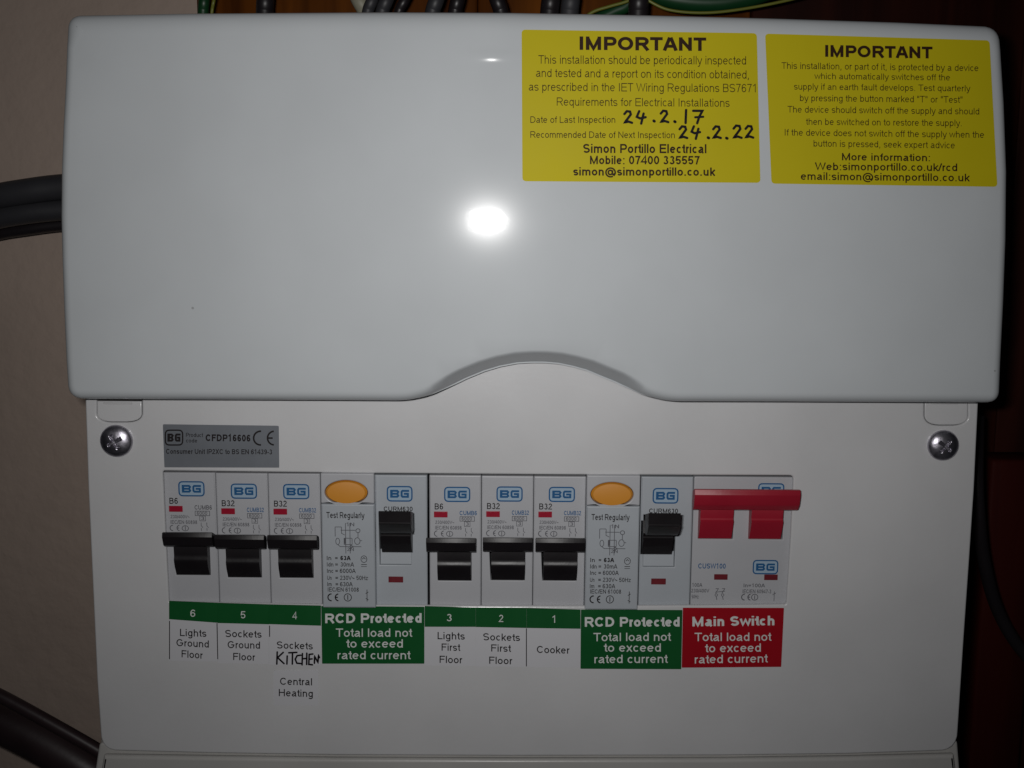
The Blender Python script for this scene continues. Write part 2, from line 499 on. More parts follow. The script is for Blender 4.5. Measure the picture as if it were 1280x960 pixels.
class Print(MB):
    """flat print on a surface at depth Y, laid out in photograph pixels"""
    def __init__(s, Y, lift=0.00012):
        super().__init__()
        s.Y, s.lift, s.n = Y, lift, 0
    def pt(s, x, y, k=0):
        lift = s.lift + 0.000007 * k
        if callable(s.Y):
            return P(x, y, lambda a, b: s.Y(a, b) - lift)
        return P(x, y, s.Y - lift)
    def text(s, t, x0, x1, y0, y1=None, cap=10, w=0.13):
        y1 = y0 if y1 is None else y1
        sh, W = text_shapes(t, w)
        b0, b1 = min((p[0] for q, _ in sh for p in q), default=0) - w / 2, max((p[0] for q, _ in sh for p in q), default=1) + w / 2
        sx = (x1 - x0) / (b1 - b0)
        for pts, k in sh:
            v, f = ribbon(pts, w)
            s.add([s.pt(x0 + (p.x - b0) * sx, y0 + (y1 - y0) * ((p.x - b0) / (b1 - b0)) - p.y * cap, k) for p in v], [tuple(reversed(q)) for q in f])
        return s
    def stroke(s, pts, w, k=0):
        v, f = ribbon(pts, w)
        s.add([s.pt(p.x, p.y, k) for p in v], f)
        return s
    def pen(s, pts, w):
        """a felt pen stroke: wavering width, round ends"""
        s.n += 1
        P2 = []
        for i in range(len(pts) - 1):
            for t in range(4):
                a, b = pts[i], pts[i + 1]
                P2.append((a[0] + (b[0] - a[0]) * t / 4, a[1] + (b[1] - a[1]) * t / 4))
        P2.append(pts[-1])
        s.stroke(P2, w, s.n % 7)
        for e in (P2[0], P2[-1]):
            s.disc(e[0], e[1], w / 2, w / 2, 8 + s.n % 7)
        return s
    def disc(s, cx, cy, rx, ry, k=0, n=14):
        s.add([s.pt(cx + rx * math.cos(2 * math.pi * i / n), cy - ry * math.sin(2 * math.pi * i / n), k) for i in range(n)], [tuple(reversed(range(n)))])
        return s
    def poly(s, pts, k=0):
        s.add([s.pt(x, y, k) for x, y in pts], [tuple(range(len(pts)))])
        return s
    def ring(s, cx, cy, rx, ry, w, n=20):
        return s.stroke([(cx + rx * math.cos(2 * math.pi * i / n), cy + ry * math.sin(2 * math.pi * i / n)) for i in range(n + 1)], w)

def ce_mark(pr, x0, y0, x1, y1, w):
    hh = (y1 - y0) / 2
    cy = (y0 + y1) / 2
    cx = x0 + hh
    ex = x1
    c = lambda X, a0, a1: [(X + hh * math.cos(R(a)), cy - hh * math.sin(R(a))) for a in [a0 + (a1 - a0) * k / 12 for k in range(13)]]
    pr.stroke(c(x0 + hh, 85, 275), w)
    pr.stroke(c(x1, 95, 265), w, 1)
    pr.stroke([(x1 - hh, cy), (x1 - hh * .25, cy)], w, 2)

def bg_logo(parent, cx, cy, W, H, Y, dark=None, slope=0.0):
    """the makers' oval badge: rounded frame, pale field, two wide letters"""
    x0, x1, y0, y1 = cx - W / 2, cx + W / 2, cy - H / 2, cy + H / 2
    pr = Print(Y, 0.00005)
    outer = rpoly(rect(x0, y0, x1, y1, H * .32), 4)
    fld = pr.poly(outer).build('logo_field', M['pale'] if not dark else M['foil'], parent)
    fr = Print(Y, 0.0001)
    fr.stroke(outer + [outer[0]], H * .095)
    col = dark or M['blue']
    o = fr.build('logo', col, parent)
    le = Print(Y, 0.00011)
    e0, e1 = y0 + H * .225, y1 - H * .225
    a, b = x0 + W * .115, cx - W * .015
    t = H * .14
    le.stroke([(a + t / 2, e0 + t / 2), (b - t, e0 + t / 2), (b - t / 2, e0 + t), (b - t, cy), (b - t / 2, e1 - t), (b - t, e1 - t / 2), (a + t / 2, e1 - t / 2)], t)
    le.stroke([(a + t * .6, e0), (a + t * .6, e1)], t * 1.25, 1)
    le.stroke([(a + t, cy), (b - t, cy)], t, 2)
    a, b = cx + W * .03, x1 - W * .115
    le.stroke([(b, e0 + t / 2), (a + t, e0 + t / 2), (a + t * .6, e0 + t), (a + t * .6, e1 - t), (a + t, e1 - t / 2), (b - t * .6, e1 - t / 2), (b - t * .6, cy), (cx + W * .17, cy)], t, 0)
    le.build('logo_lettering', col, o)
    fld.parent = o
    return o

# ------------------------------------------------------------------ the setting: cream wall, dark wood boards
YW = 0.105
def box(name, x0, x1, y0, y1, z0, z1, material, parent=None, bev=0.0):
    v = [(x0, y0, z0), (x1, y0, z0), (x1, y1, z0), (x0, y1, z0), (x0, y0, z1), (x1, y0, z1), (x1, y1, z1), (x0, y1, z1)]
    f = [(0, 1, 5, 4), (1, 2, 6, 5), (2, 3, 7, 6), (3, 0, 4, 7), (4, 5, 6, 7), (3, 2, 1, 0)]
    o = obj(name, v, f, material, parent)
    if bev:
        bevelled(o, bev)
    return o
wl = box('wall', -0.9, 0.9, YW, YW + 0.1, -0.8, 0.7, M['wall'])
wl['kind'] = 'structure'
wx = P(245, 5, YW - 0.012).x
bx = thing('wooden_backboard', 'dark reddish brown wooden boards fixed to the wall behind the white unit', 'board', (0.2, YW, -0.1))
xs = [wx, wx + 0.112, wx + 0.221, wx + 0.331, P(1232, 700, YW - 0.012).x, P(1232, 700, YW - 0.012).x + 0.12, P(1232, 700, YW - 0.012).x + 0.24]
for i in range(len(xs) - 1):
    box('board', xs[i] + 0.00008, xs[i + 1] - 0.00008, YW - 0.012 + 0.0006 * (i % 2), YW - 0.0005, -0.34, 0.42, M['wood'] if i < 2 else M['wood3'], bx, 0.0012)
# short batten on the boards, right of the unit
bt = P(1240, 575, YW - 0.03)
bb = P(1273, 980, YW - 0.03)
tb = thing('wooden_batten', 'short reddish wooden batten on the dark boards right of the unit', 'batten', (bt.x, YW - 0.012, bt.z - 0.1))
box('batten_face', bt.x, bb.x, YW - 0.03, YW - 0.0125, bb.z - 0.02, bt.z, M['wood2'], tb, 0.0015)

# ------------------------------------------------------------------ the consumer unit
YP = 0.0                                                  # front plate
pc = P(660, 930, YP)
unit = thing('consumer_unit', 'white metal fuse box with a closed upper cover and a row of breakers', 'fuse box', (pc.x, 0.09, pc.z))

# front plate with the breaker window and two knock out tabs
def ap_bow(x):                                           # bottom edge of the window
    t = (x - 600) / 390
    return 757.5 - 3.5 * t * t + 1.5 * t
plate_out = [(106, 440, 0), (1224, 440, 0), (1223, 505, 0), (1218, 610, 0), (1212, 700, 0), (1205, 800, 0), (1196, 938, 26), (1060, 942.5, 0), (900, 944.5, 0),
             (640, 945, 0), (420, 944, 0), (260, 941.5, 0), (127, 938, 24), (121, 850, 0), (115, 720, 0), (110, 610, 0), (106.5, 505, 0)]
win = [(203, 588.5, 4), (450, 591.5, 0), (700, 593.5, 0), (992, 594.5, 6), (988, 680, 0), (983, ap_bow(983), 3)] + [(x, ap_bow(x), 0) for x in (900, 800, 700, 600, 500, 400, 300)] + [(211, ap_bow(211), 3), (207, 670, 0)]
def ap_top(x):
    k = [(203, 588.5), (450, 591.5), (700, 593.5), (992, 594.5)]
    for (xa, ya), (xb, yb) in zip(k, k[1:]):
        if x <= xb:
            return ya + (yb - ya) * (x - xa) / (xb - xa)
    return 594.5
def tab_loop(x0, x1, y1, r, g):
    return [(x0 - g, 497, 0), (x1 + g, 497.5, 0), (x1 + g, y1 + g, r), (x0 - g, y1 + g, r)]
tabs = [(121, 177, 527.5), (1156, 1210, 531.5)]
slab('front_plate', [rpoly(plate_out, 6), rpoly(win, 4)] + [rpoly(tab_loop(a, b, c, 25, 0.55), 8) for a, b, c in tabs], YP, 0.0016, 0.0006, M['plate'], unit)
for a, b, c in tabs:
    t = slab('knockout_tab', [rpoly([(a + .2, 501.2, 0), (b - .2, 501.6, 0), (b - .2, c - .2, 24.5), (a + .2, c - .2, 24.5)], 8)], YP + 0.0001, 0.0014, 0.0004, M['plate'], unit)
    slab('tab_lip', [rpoly(rect(a + 8, 503.2, b - 12, 505.4, 1), 3)], YP - 0.0004, 0.0006, 0.0003, M['plate'], t)
# dark carrier behind the window and the tabs
slab('breaker_carrier', [rpoly(rect(150, 540, 1170, 790, 4))], YP + 0.012, 0.002, 0.0005, M['dark'], unit)

# body behind the plate
a, b = P(107, 520, YP), P(1221, 520, YP)
c2 = P(640, 905, 0.004)
body_prof = [(106, 430), (1223, 430), (1215, 640), (1194, 912), (1197, 935), (1202, 990), (116, 990), (124, 935), (128, 912), (111, 640)]
slab('base_box', [rpoly([(x, y, 0) for x, y in body_prof])], YP + 0.0138, YW - 0.014 - 0.0145, 0.001, M['base'], unit)
slab('base_flange', [rpoly([(124, 929, 5), (1197, 926, 5), (1203, 1000, 0), (113, 1000, 0)])], YP + 0.0022, 0.011, 0.0008, M['base'], unit)
# bottom lip, its rounded top edge catching the flash
lipb = slab('base_lip', [rpoly([(129, 944.6, 2), (260, 946.6, 0), (420, 948.8, 0), (640, 949.6, 0), (900, 949.2, 0), (1060, 947, 0), (1193, 943.5, 2), (1203, 1020, 0), (116, 1020, 0)])], YP - 0.0008, 0.0028, 0.0013, M['base'], unit, res=5)

# hinged cover
C0 = 0.016
TILT = 0.016
zc = P(640, 270, -C0).z
GLINT_BUMP = P(615, 70, -C0 + 0.001)
def cover_y(x, z):
    # nearly flat pressed steel, with a faint crown and one shallow bump shaped to make a small glint
    u = (x + 0.005) / 0.16
    v = (z - zc) / 0.07
    d = ((x - GLINT_BUMP.x) / 0.0072) ** 2 + ((z - GLINT_BUMP.z) / 0.0017) ** 2
    y = -0.00030 * math.exp(-d) if d < 12 else 0.0
    y += -C0 - 0.0007 * (1 - min(1, u * u)) * (1 - min(1, v * v * .6)) + TILT * (z - zc)
    return y
cov = [(84, 18.5, 20), (240, 15.8, 0), (480, 14.2, 0), (640, 15, 0), (800, 17.8, 0), (960, 21.8, 0), (1120, 26.8, 0), (1250, 32.5, 24), (1255.5, 130, 0), (1258, 215, 0),
       (1256.5, 300, 0), (1253, 380, 0), (1249, 450, 0), (1246.5, 503, 20), (1100, 502, 0), (960, 501.3, 0)]
arch = [(836, 501, 20), (805, 494, 12), (784, 483, 0), (767, 475, 0), (749.6, 468, 0), (733, 461, 0), (715, 456, 0), (698, 452.5, 0), (680, 451, 0), (663, 451, 0), (646, 452, 0), (625, 456, 0),
        (605, 462, 0), (582, 471.5, 0), (560, 482.5, 0), (537, 494, 12), (508, 500, 18)]
cov2 = [(420, 499.5, 0), (260, 498.8, 0), (88, 498.2, 24), (84.5, 450, 0), (81.5, 390, 0), (79, 330, 0), (77.2, 270, 0), (77.5, 210, 0), (79, 160, 0), (81.5, 105, 0)]
def arch_w(px, py):
    if py < 400 or not (515 < px < 828):
        return 0.0
    t = min(1.0, max(0.0, (499.5 - py) / 26.0))
    return t * t * (3 - 2 * t)
out_px = rpoly(cov + arch + cov2, 7)
dense = []
for i in range(len(out_px)):
    p, q = Vector(out_px[i]), Vector(out_px[(i + 1) % len(out_px)])
    n = max(1, int((q - p).length / 7))
    for k in range(n):
        dense.append(p.lerp(q, k / n))
OUT = []
for p in dense:
    w = arch_w(p.x, p.y)
    y = (-C0 + 0.0035) * (1 - w) + (-0.0035) * w
    q = P(p.x, p.y, y)
    top = max(0.0, min(1.0, (60 - p.y) / 40))
    a_in = (0.0036 + 0.0030 * top) * (1 - w) + 0.0052 * w
    b_dp = (0.0046) * (1 - w) + (C0 - 0.0042) * w
    OUT.append((q.x, q.z, w, a_in, b_dp))
N = len(OUT)
nrm = []
for i in range(N):
    a_, b_ = Vector(OUT[i - 1][:2]), Vector(OUT[(i + 1) % N][:2])
    d = (b_ - a_).normalized()
    nrm.append(Vector((d.y, -d.x)))
# smooth the parameters and pick the inward side
area = sum(OUT[i][0] * OUT[(i + 1) % N][1] - OUT[(i + 1) % N][0] * OUT[i][1] for i in range(N))
sg = 1 if area < 0 else -1
for _ in range(3):
    nrm = [(nrm[i - 1] + nrm[i] * 2 + nrm[(i + 1) % N]).normalized() for i in range(N)]
verts, rings = [], []
KR = 8
for k in range(KR + 1):
    t = R(90 * k / KR)
    ring_ = []
    for (x, z, w, ai, bd), n in zip(OUT, nrm):
        u = k / KR
        ln = (2 * u * u if u < .25 else u - .125) / .875
        ins = ai * ((1 - math.sin(t)) * (1 - w) + (1 - u) * w)
        s = bd * ((1 - math.cos(t)) * (1 - w) + ln * w)
        xx, zz = x + sg * n.x * ins, z + sg * n.y * ins
        ring_.append(len(verts))
        verts.append((xx, cover_y(xx, zz) + s, zz))
    rings.append(ring_)
# thin folded rim of the finger recess, then the turned-in edge
for off, yy in ((-0.00045, None), (-0.00045, -0.0009), (0.0012, -0.0009)):
    ring_ = []
    for (x, z, w, ai, bd), n in zip(OUT, nrm):
        o_ = off * w if off < 0 else off
        xx, zz = x + sg * n.x * o_, z + sg * n.y * o_
        ring_.append(len(verts))
        verts.append((xx, (cover_y(xx, zz) + bd) if yy is None else yy, zz))
    rings.append(ring_)
faces = []
for r0, r1 in zip(rings[:-1], rings[1:]):
    for i in range(N):
        j = (i + 1) % N
        faces.append((r0[i], r0[j], r1[j], r1[i]))
# front sheet: grid of points inside the first ring
inner = [Vector((verts[i][0], verts[i][2])) for i in rings[0]]
def inside(p, poly):
    c = False
    for i in range(len(poly)):
        a_, b_ = poly[i - 1], poly[i]
        if (a_.y > p.y) != (b_.y > p.y) and p.x < (b_.x - a_.x) * (p.y - a_.y) / (b_.y - a_.y) + a_.x:
            c = not c
    return c
xs_, zs_ = [p.x for p in inner], [p.y for p in inner]
pts = list(inner)
step = 0.006
gx = min(xs_)
while gx < max(xs_):
    gz = min(zs_)
    while gz < max(zs_):
        p = Vector((gx, gz))
        if inside(p, inner) and min((p - q).length for q in inner[::2]) > 0.0025:
            pts.append(p)
        gz += step
    gx += step
for i in range(-28, 29):
    for j in range(-10, 11):
        pts.append(Vector((GLINT_BUMP.x + i * 0.0005, GLINT_BUMP.z + j * 0.0004)))
vo, eo, fo, *_ = delaunay_2d_cdt(pts, [(i, (i + 1) % N) for i in range(N)], [], 1, 1e-6)
base_i = len(verts)
verts += [(p.x, cover_y(p.x, p.y), p.y) for p in vo]
for f in fo:
    faces.append(tuple(base_i + i for i in f))
me_v = verts
cover = obj('hinged_cover', me_v, faces, M['enamel'], unit, True, angle=60)
bm = bmesh.new()
bm.from_mesh(cover.data)
bmesh.ops.remove_doubles(bm, verts=bm.verts, dist=1e-5)
bmesh.ops.recalc_face_normals(bm, faces=bm.faces)
if sum(f.normal.y * f.calc_area() for f in bm.faces) > 0:
    bmesh.ops.reverse_faces(bm, faces=bm.faces)
bm.to_mesh(cover.data)
bm.free()
cover.data.polygons.foreach_set('use_smooth', [True] * len(cover.data.polygons))
cover.data.set_sharp_from_angle(angle=R(60))

# plate screws
def screw(cx, cy, r, rot):
    Yb = YP
    c = P(cx, cy, Yb - 0.001)
    rad = (P(cx + r, cy, Yb - 0.001) - c).length
    hgt = rad * 0.5
    v, f = [], []
    NA, NR = 72, 30
    ca, sa = math.cos(R(rot)), math.sin(R(rot))
    for i in range(NR + 1):
        q = i / NR
        for k in range(NA):
            a_ = 2 * math.pi * k / NA
            x, z = q * math.cos(a_), q * math.sin(a_)
            hh = hgt * (math.sqrt(max(0, 1 - (q * .97) ** 2)) if q < 1 else 0.12)
            u_, w_ = x * ca + z * sa, -x * sa + z * ca
            slot = 0.0
            for s1, s2 in ((u_, w_), (w_, u_)):
                m_ = max(0.0, min(1.0, (0.105 - abs(s1)) / 0.03)) * max(0.0, min(1.0, (0.5 - abs(s2)) / 0.10))
                slot = max(slot, m_)
            hh -= slot * hgt * (0.40 - 0.4 * q)
            v.append((c.x + x * rad, Yb - 0.0003 - hh, c.z + z * rad))
    for i in range(NR):
        for k in range(NA):
            j = (k + 1) % NA
            f.append((i * NA + k, i * NA + j, (i + 1) * NA + j, (i + 1) * NA + k))
    n0 = len(v)
    for k in range(NA):
        a_ = 2 * math.pi * k / NA
        v.append((c.x + rad * 0.97 * math.cos(a_), Yb + 0.0001, c.z + rad * 0.97 * math.sin(a_)))
    for k in range(NA):
        j = (k + 1) % NA
        f.append((NR * NA + k, NR * NA + j, n0 + j, n0 + k))
    o = obj('plate_screw', v, f, M['steel'], unit, True, angle=40)
    bm = bmesh.new()
    bm.from_mesh(o.data)
    bmesh.ops.remove_doubles(bm, verts=bm.verts, dist=1e-7)
    bmesh.ops.recalc_face_normals(bm, faces=bm.faces)
    if sum(q.normal.y * q.calc_area() for q in bm.faces) > 0:
        bmesh.ops.reverse_faces(bm, faces=bm.faces)
    bm.to_mesh(o.data)
    bm.free()
    return o
screw(145, 551.5, 20.5, 28)
screw(1179.5, 557, 19.5, 52)

# ------------------------------------------------------------------ circuit breakers
YB = 0.0018           # faces of the breakers, a hair behind the plate
def smooth_prof(p):
    return p
def make_breaker(cx, dy, rating, code, label, group, ink):
    """one pole breaker: pixel layout measured at the module centred on column cx; dy = how far it sits below the first"""
    global SQ
    SQ = cx
    root = thing('circuit_breaker', label, 'circuit breaker', P(cx, 750 + dy, YB), group)
    X = lambda x: x - 239 + cx
    Yy = lambda y: y + dy
    out = rect(X(206.9), ap_top(cx) + 1.7, X(271.3), Yy(762), 1.2)
    slot = [(X(216), Yy(666), 0), (X(259), Yy(666), 0), (X(259.4), Yy(719), 0), (X(218.6), Yy(719), 0)]
    slab('body', [rpoly(out, 3), rpoly(slot, 3)], YB, 0.008, 0.0004, M['plastic'], root)
    # the drum and arm of the toggle in the slot, then the wide bar
    mb = MB()
    st = [(668, YB - .0030), (682, YB - .0034), (693, YB - .0032), (695.5, YB - .0032), (697.2, YB - .00334), (699, YB - .00352), (700.6, YB - .00358), (702.5, YB - .0035), (709, YB - .0029), (718.4, YB - .0012), (719.2, YB + .006), (668, YB + .006)]
    st = [(Yy(a_), b_) for a_, b_ in st]
    mb.prism(st, lambda i: X(216.4), lambda i: X(258.4), yref=-0.0015)
    br = [(667, YB - .0030), (665.3, YB - .0056), (666.2, YB - .0064), (671.5, YB - .0068), (672.5, YB - .0067), (682, YB - .0056), (683.2, YB - .0048), (683, YB - .0030), (676, YB - .0026)]
    br = [(Yy(a_), b_) for a_, b_ in br]
    tx0, tx1 = X(202.4), X(264.8)
    mb.prism(br, lambda i: tx0, lambda i: tx1, 0.5, yref=-0.0048)
    tg = mb.build('toggle', M['black'], root, True, angle=24)
    fix_normals(tg)
    # contact indicator window
    slab('contact_indicator', [rpoly(rect(X(212.5), Yy(632.6), X(229.5), Yy(640), 0.6), 2)], YB - 0.00015, 0.0006, 0.0001, M['window'], root)
    bg_logo(root, X(241.5), Yy(611), 31, 17.5, YB)
    pr = Print(YB)
    k = 8 if len(rating) == 2 else 17
    pr.text(rating, X(213.5), X(213.5 + (10.5 if len(rating) == 2 else 16.5)), Yy(630), cap=7.6, w=.16)
    pr.build('rating_text', M['ink'], root)
    pr = Print(YB)
    pr.text(code, X(244.5), X(266), Yy(637), cap=5.6, w=.17)
    pr.build('code_text', ink, root)
    pr = Print(YB)
    pr.text('230/400V~', X(214), X(238), Yy(648), cap=4.2, w=.15)
    pr.text('IEC/EN 60898', X(214), X(247), Yy(655), cap=4.6, w=.15)
    ce_mark(pr, X(213), Yy(656.8), X(225), Yy(663.5), 1.0)
    pr.ring(X(232), Yy(660.4), 4, 3.2, 0.8)
    pr.stroke([(X(232), Yy(658)), (X(232), Yy(663))], 0.8, 1)
    pr.text('6000', X(247), X(260), Yy(643.6), cap=4.3, w=.15)
    fr = [(X(245), Yy(638.8)), (X(263), Yy(638.8)), (X(263), Yy(644.4)), (X(245), Yy(644.4)), (X(245), Yy(638.8))]
    pr.stroke(fr, 0.7, 3)
    pr.text('3', X(252), X(256), Yy(650), cap=4.2, w=.15)
    pr.stroke([(X(250.5), Yy(645)), (X(257.5), Yy(645)), (X(257.5), Yy(651)), (X(250.5), Yy(651)), (X(250.5), Yy(645))], 0.6, 4)
    for xx in (252, 259):
        pr.stroke([(X(xx), Yy(653)), (X(xx), Yy(657)), (X(xx + 2), Yy(659.5))], 0.7, 1)
        pr.stroke([(X(xx), Yy(660)), (X(xx), Yy(663.5))], 0.7, 2)
    pr.build('small_print', M['greyink'], root)
    SQ = None
    return root
GB = 'circuit breakers in the row'
make_breaker(239, 0, 'B6', 'CUMB6', 'leftmost circuit breaker, marked B6, above the Lights Ground Floor label', GB, M['greyink'])
b32 = make_breaker(304, 3, 'B32', 'CUMB32', 'circuit breaker marked B32 above the Sockets Ground Floor label', GB, M['blue'])
b6 = make_breaker(569, 7, 'B6', 'CUMB6', 'circuit breaker marked B6 above the Lights First Floor label', GB, M['blue'])
for cx, dy, lab in ((369, 3.5, 'circuit breaker marked B32 above the label with handwritten KITCHEN'),
                    (634, 6.5, 'circuit breaker marked B32 above the Sockets First Floor label'),
                    (699, 7, 'circuit breaker marked B32 above the Cooker label')):
    c = copy_tree(b32)
    SQ = cx
    c.location = P(cx, 750 + dy, YB)
    SQ = None
    c['label'] = lab

# ------------------------------------------------------------------ residual current devices
def make_rcd(x, dy, label, bs=0.0):
    global SQ
    SQ = x + 65
    root = thing('residual_current_device', label, 'trip switch', P(x + 64, 757 + dy, YB), 'residual current devices in the row')
    X = lambda a_: a_ - 401 + x
    Yy = lambda a_: a_ + dy
    YA = -0.0012
    slab('test_panel', [rpoly(rect(X(402), ap_top(x + 33) + 0.9, X(468.3), Yy(629.6), 1.5), 3),
                        [(X(433.5) + 26.8 * math.cos(2 * math.pi * k / 40), Yy(616) + 15.4 * math.sin(2 * math.pi * k / 40)) for k in range(40)]], YA, 0.008, 0.0004, M['plastic'], root)
    slab('front_cover', [rpoly(rect(X(402), Yy(630.6), X(468.6), Yy(760), 1.2), 3)], YA - 0.0002, 0.008, 0.0004, M['panel'], root)
    slot = [(X(473.5), Yy(641), 0), (X(514), Yy(641), 0), (X(513.5), Yy(706), 0), (X(474.5), Yy(706), 0)]
    slab('body', [rpoly(rect(X(469.4), ap_top(x + 100) + 1.7, X(534.2), Yy(764), 1.2), 3), rpoly(slot, 3)], YB, 0.008, 0.0004, M['panel'], root)
    # sloping bed below the toggle
    mb = MB()
    mb.prism([(Yy(686), YB + .0009), (Yy(704.6), YB + .0004), (Yy(705.4), YB + .006), (Yy(686), YB + .006)], lambda i: X(474.8), lambda i: X(513.2), yref=0.001)
    mb.build('slot_bed', M['panel'], root)
    # test button: a low oval dome
    v, f = [], []
    c = P(X(433.5), Yy(616), YA)
    rx = (P(X(433.5) + 26, Yy(616), YA) - c).length
    rz = (P(X(433.5), Yy(616) + 14.6, YA) - c).length
    NR, NA = 10, 48
    for i in range(NR + 1):
        q = i / NR
        for k in range(NA):
            a_ = 2 * math.pi * k / NA
            hh = 0.0007 + 0.0003 * (1 - q ** 2) if q < 0.93 else 0.0007 * math.sqrt(max(0, 1 - ((q - .93) / .07) ** 2)) + 0.0002 * (1 - q)
            v.append((c.x + rx * q * math.cos(a_), YA - hh + 0.0006, c.z + rz * q * math.sin(a_)))
    for i in range(NR):
        for k in range(NA):
            j = (k + 1) % NA
            f.append((i * NA + k, i * NA + j, (i + 1) * NA + j, (i + 1) * NA + k))
    n0 = len(v)
    v += [(c.x + rx * math.cos(2 * math.pi * k / NA), YA + 0.005, c.z + rz * math.sin(2 * math.pi * k / NA)) for k in range(NA)]
    f += [(NR * NA + k, NR * NA + (k + 1) % NA, n0 + (k + 1) % NA, n0 + k) for k in range(NA)]
    bt_ = obj('test_button', v, f, M['orange'], root, True)
    bm = bmesh.new()
    bm.from_mesh(bt_.data)
    bmesh.ops.remove_doubles(bm, verts=bm.verts, dist=1e-7)
    bmesh.ops.recalc_face_normals(bm, faces=bm.faces)
    if sum(q.normal.y * q.calc_area() for q in bm.faces) > 0:
        bmesh.ops.reverse_faces(bm, faces=bm.faces)
    bm.to_mesh(bt_.data)
    bm.free()
    # toggle
    mb = MB()
    st = [(648, YB - .0060), (664, YB - .0076), (668, YB - .0066), (670, YB - .0069), (671.5, YB - .0075), (673, YB - .0074), (681, YB - .0056), (690, YB - .0030), (690.8, YB + .006), (648, YB + .006)]
    mb.prism([(Yy(a_), b_) for a_, b_ in st], lambda i: X(474.5), lambda i: X(512.8), yref=-0.0075)
    br = [(640, YB - .0090), (638.7, YB - .0180), (653.2, YB - .0176), (654, YB - .0177), (655.2, YB - .0181), (656.4, YB - .0176), (664, YB - .0150), (666.5, YB - .0120), (662, YB - .0070)]
    mb.prism([(Yy(a_), b_) for a_, b_ in br], lambda i: X(473.6 + bs), lambda i: X(513.6 + bs), 0.4, yref=-0.0158)
    fix_normals(mb.build('toggle', M['black'], root, True, angle=24))
    slab('contact_indicator', [rpoly(rect(X(485), Yy(720.5), X(503.5), Yy(728), 0.6), 2)], YB - 0.0001, 0.0006, 0.00008, M['dullred'], root)
    bg_logo(root, X(500), Yy(617), 30.5, 18, YB)
    pr = Print(YB)
    pr.text('CURM630', X(480), X(516), Yy(638.8), cap=5.8, w=.17)
    pr.build('code_text', M['ink'], root)
    pr = Print(YA - 0.0002)
    pr.text('Test Regularly', X(408), X(456), Yy(648), cap=7.6, w=.155)
    pr.build('test_text', M['ink'], root)
    pr = Print(YA - 0.0002)
    # wiring diagram
    D_ = lambda *p, w=0.8, k=0: pr.stroke([(X(a_), Yy(b_)) for a_, b_ in p], w, k)
    D_((419, 659), (419, 671)); D_((419, 659), (427, 659), k=1); D_((427, 659), (427, 667), (431, 669), k=2)
    D_((432, 654), (432, 692), k=3); D_((437.5, 654), (437.5, 692), k=4)
    D_((426, 663), (444, 663), k=5); D_((431, 673), (431, 680), w=1.8, k=6)
    D_((430, 673), (440, 673), k=1); D_((430, 681), (440, 681), k=2); D_((430, 673), (430, 681), k=5); D_((440, 673), (440, 681), k=6)
    pr.ring(X(422), Yy(677), 2.4, 4, 0.8); pr.ring(X(446.5), Yy(676.5), 3.4, 4.2, 0.8); pr.ring(X(447.5), Yy(663.5), 2.6, 2.4, 0.9)
    D_((447.5, 666), (447.5, 672), k=3); D_((449.5, 676), (452.5, 676), k=1)
    D_((422, 681), (425, 683.5), (439, 683.5), k=1); D_((438, 681.8), (441.5, 683.5), (438, 685.2), w=1.2, k=3)
    D_((441, 683.5), (451.5, 683.5), k=2)
    pr.text('1N', X(433), X(443), Yy(658), cap=4.6, w=.16)
    pr.text('2N', X(433.5), X(442), Yy(689), cap=4.4, w=.16)
    pr.build('wiring_diagram', M['greyink'], root)
    pr = Print(YA - 0.0002)
    rows = [('In', '= ', 700.5, '63A', 425, 438), ('Idn', '=', 708.5, '30mA', 425, 442), ('Inc', '=', 716.5, '6000A', 424, 444), ('Un', '=', 725.2, '230V~ 50Hz', 424, 459.5), ('Im', '=', 733.2, '630A', 424, 440)]
    for a_, e_, yy, b_, xa, xb in rows:
        pr.text(a_, X(408), X(416 if len(a_) > 2 else 413.5), Yy(yy), cap=5.2, w=.15)
        pr.text('=', X(418), X(422), Yy(yy), cap=5.4, w=.16)
        pr.text(b_, X(xa), X(xb), Yy(yy), cap=5.4, w=.24 if yy < 702 else .15)
    pr.text('IEC/EN 61008', X(408.5), X(447.5), Yy(739.8), cap=5.2, w=.15)
    ce_mark(pr, X(408.5), Yy(742.8), X(422), Yy(751.3), 1.5)
    pr.ring(X(433.5), Yy(747), 4.6, 4.6, 0.9)
    pr.stroke([(X(433.5), Yy(744)), (X(433.5), Yy(750))], 1.0, 1)
    # pulse current marks
    fr = [(451.5, 694.5), (458, 694.5), (458, 703), (451.5, 703), (451.5, 694.5)]
    pr.ring(X(454.5), Yy(699), 3.7, 4.2, 0.7)
    pr.stroke([(X(452.5), Yy(699)), (X(454.5), Yy(697)), (X(456.5), Yy(699))], 0.8, 1)
    pr.stroke([(X(451), Yy(705.8)), (X(458), Yy(705.8))], 0.8, 1)
    pr.stroke([(X(451), Yy(708.3)), (X(458), Yy(708.3))], 0.6, 2)
    pr.stroke([(X(457.8), Yy(737)), (X(457.8), Yy(752))], 0.8, 1)
    pr.stroke([(X(456), Yy(742)), (X(459.6), Yy(740))], 0.7, 2)
    pr.stroke([(X(456), Yy(748)), (X(459.6), Yy(750))], 0.7, 3)
    pr.build('ratings_text', M['ink'], root)
    SQ = None
    return root
r1 = make_rcd(401, 0, 'residual current device with orange test button left of the middle of the row')
r2 = make_rcd(731.5, 2.5, 'residual current device with orange test button beside the red main switch', 6.0)

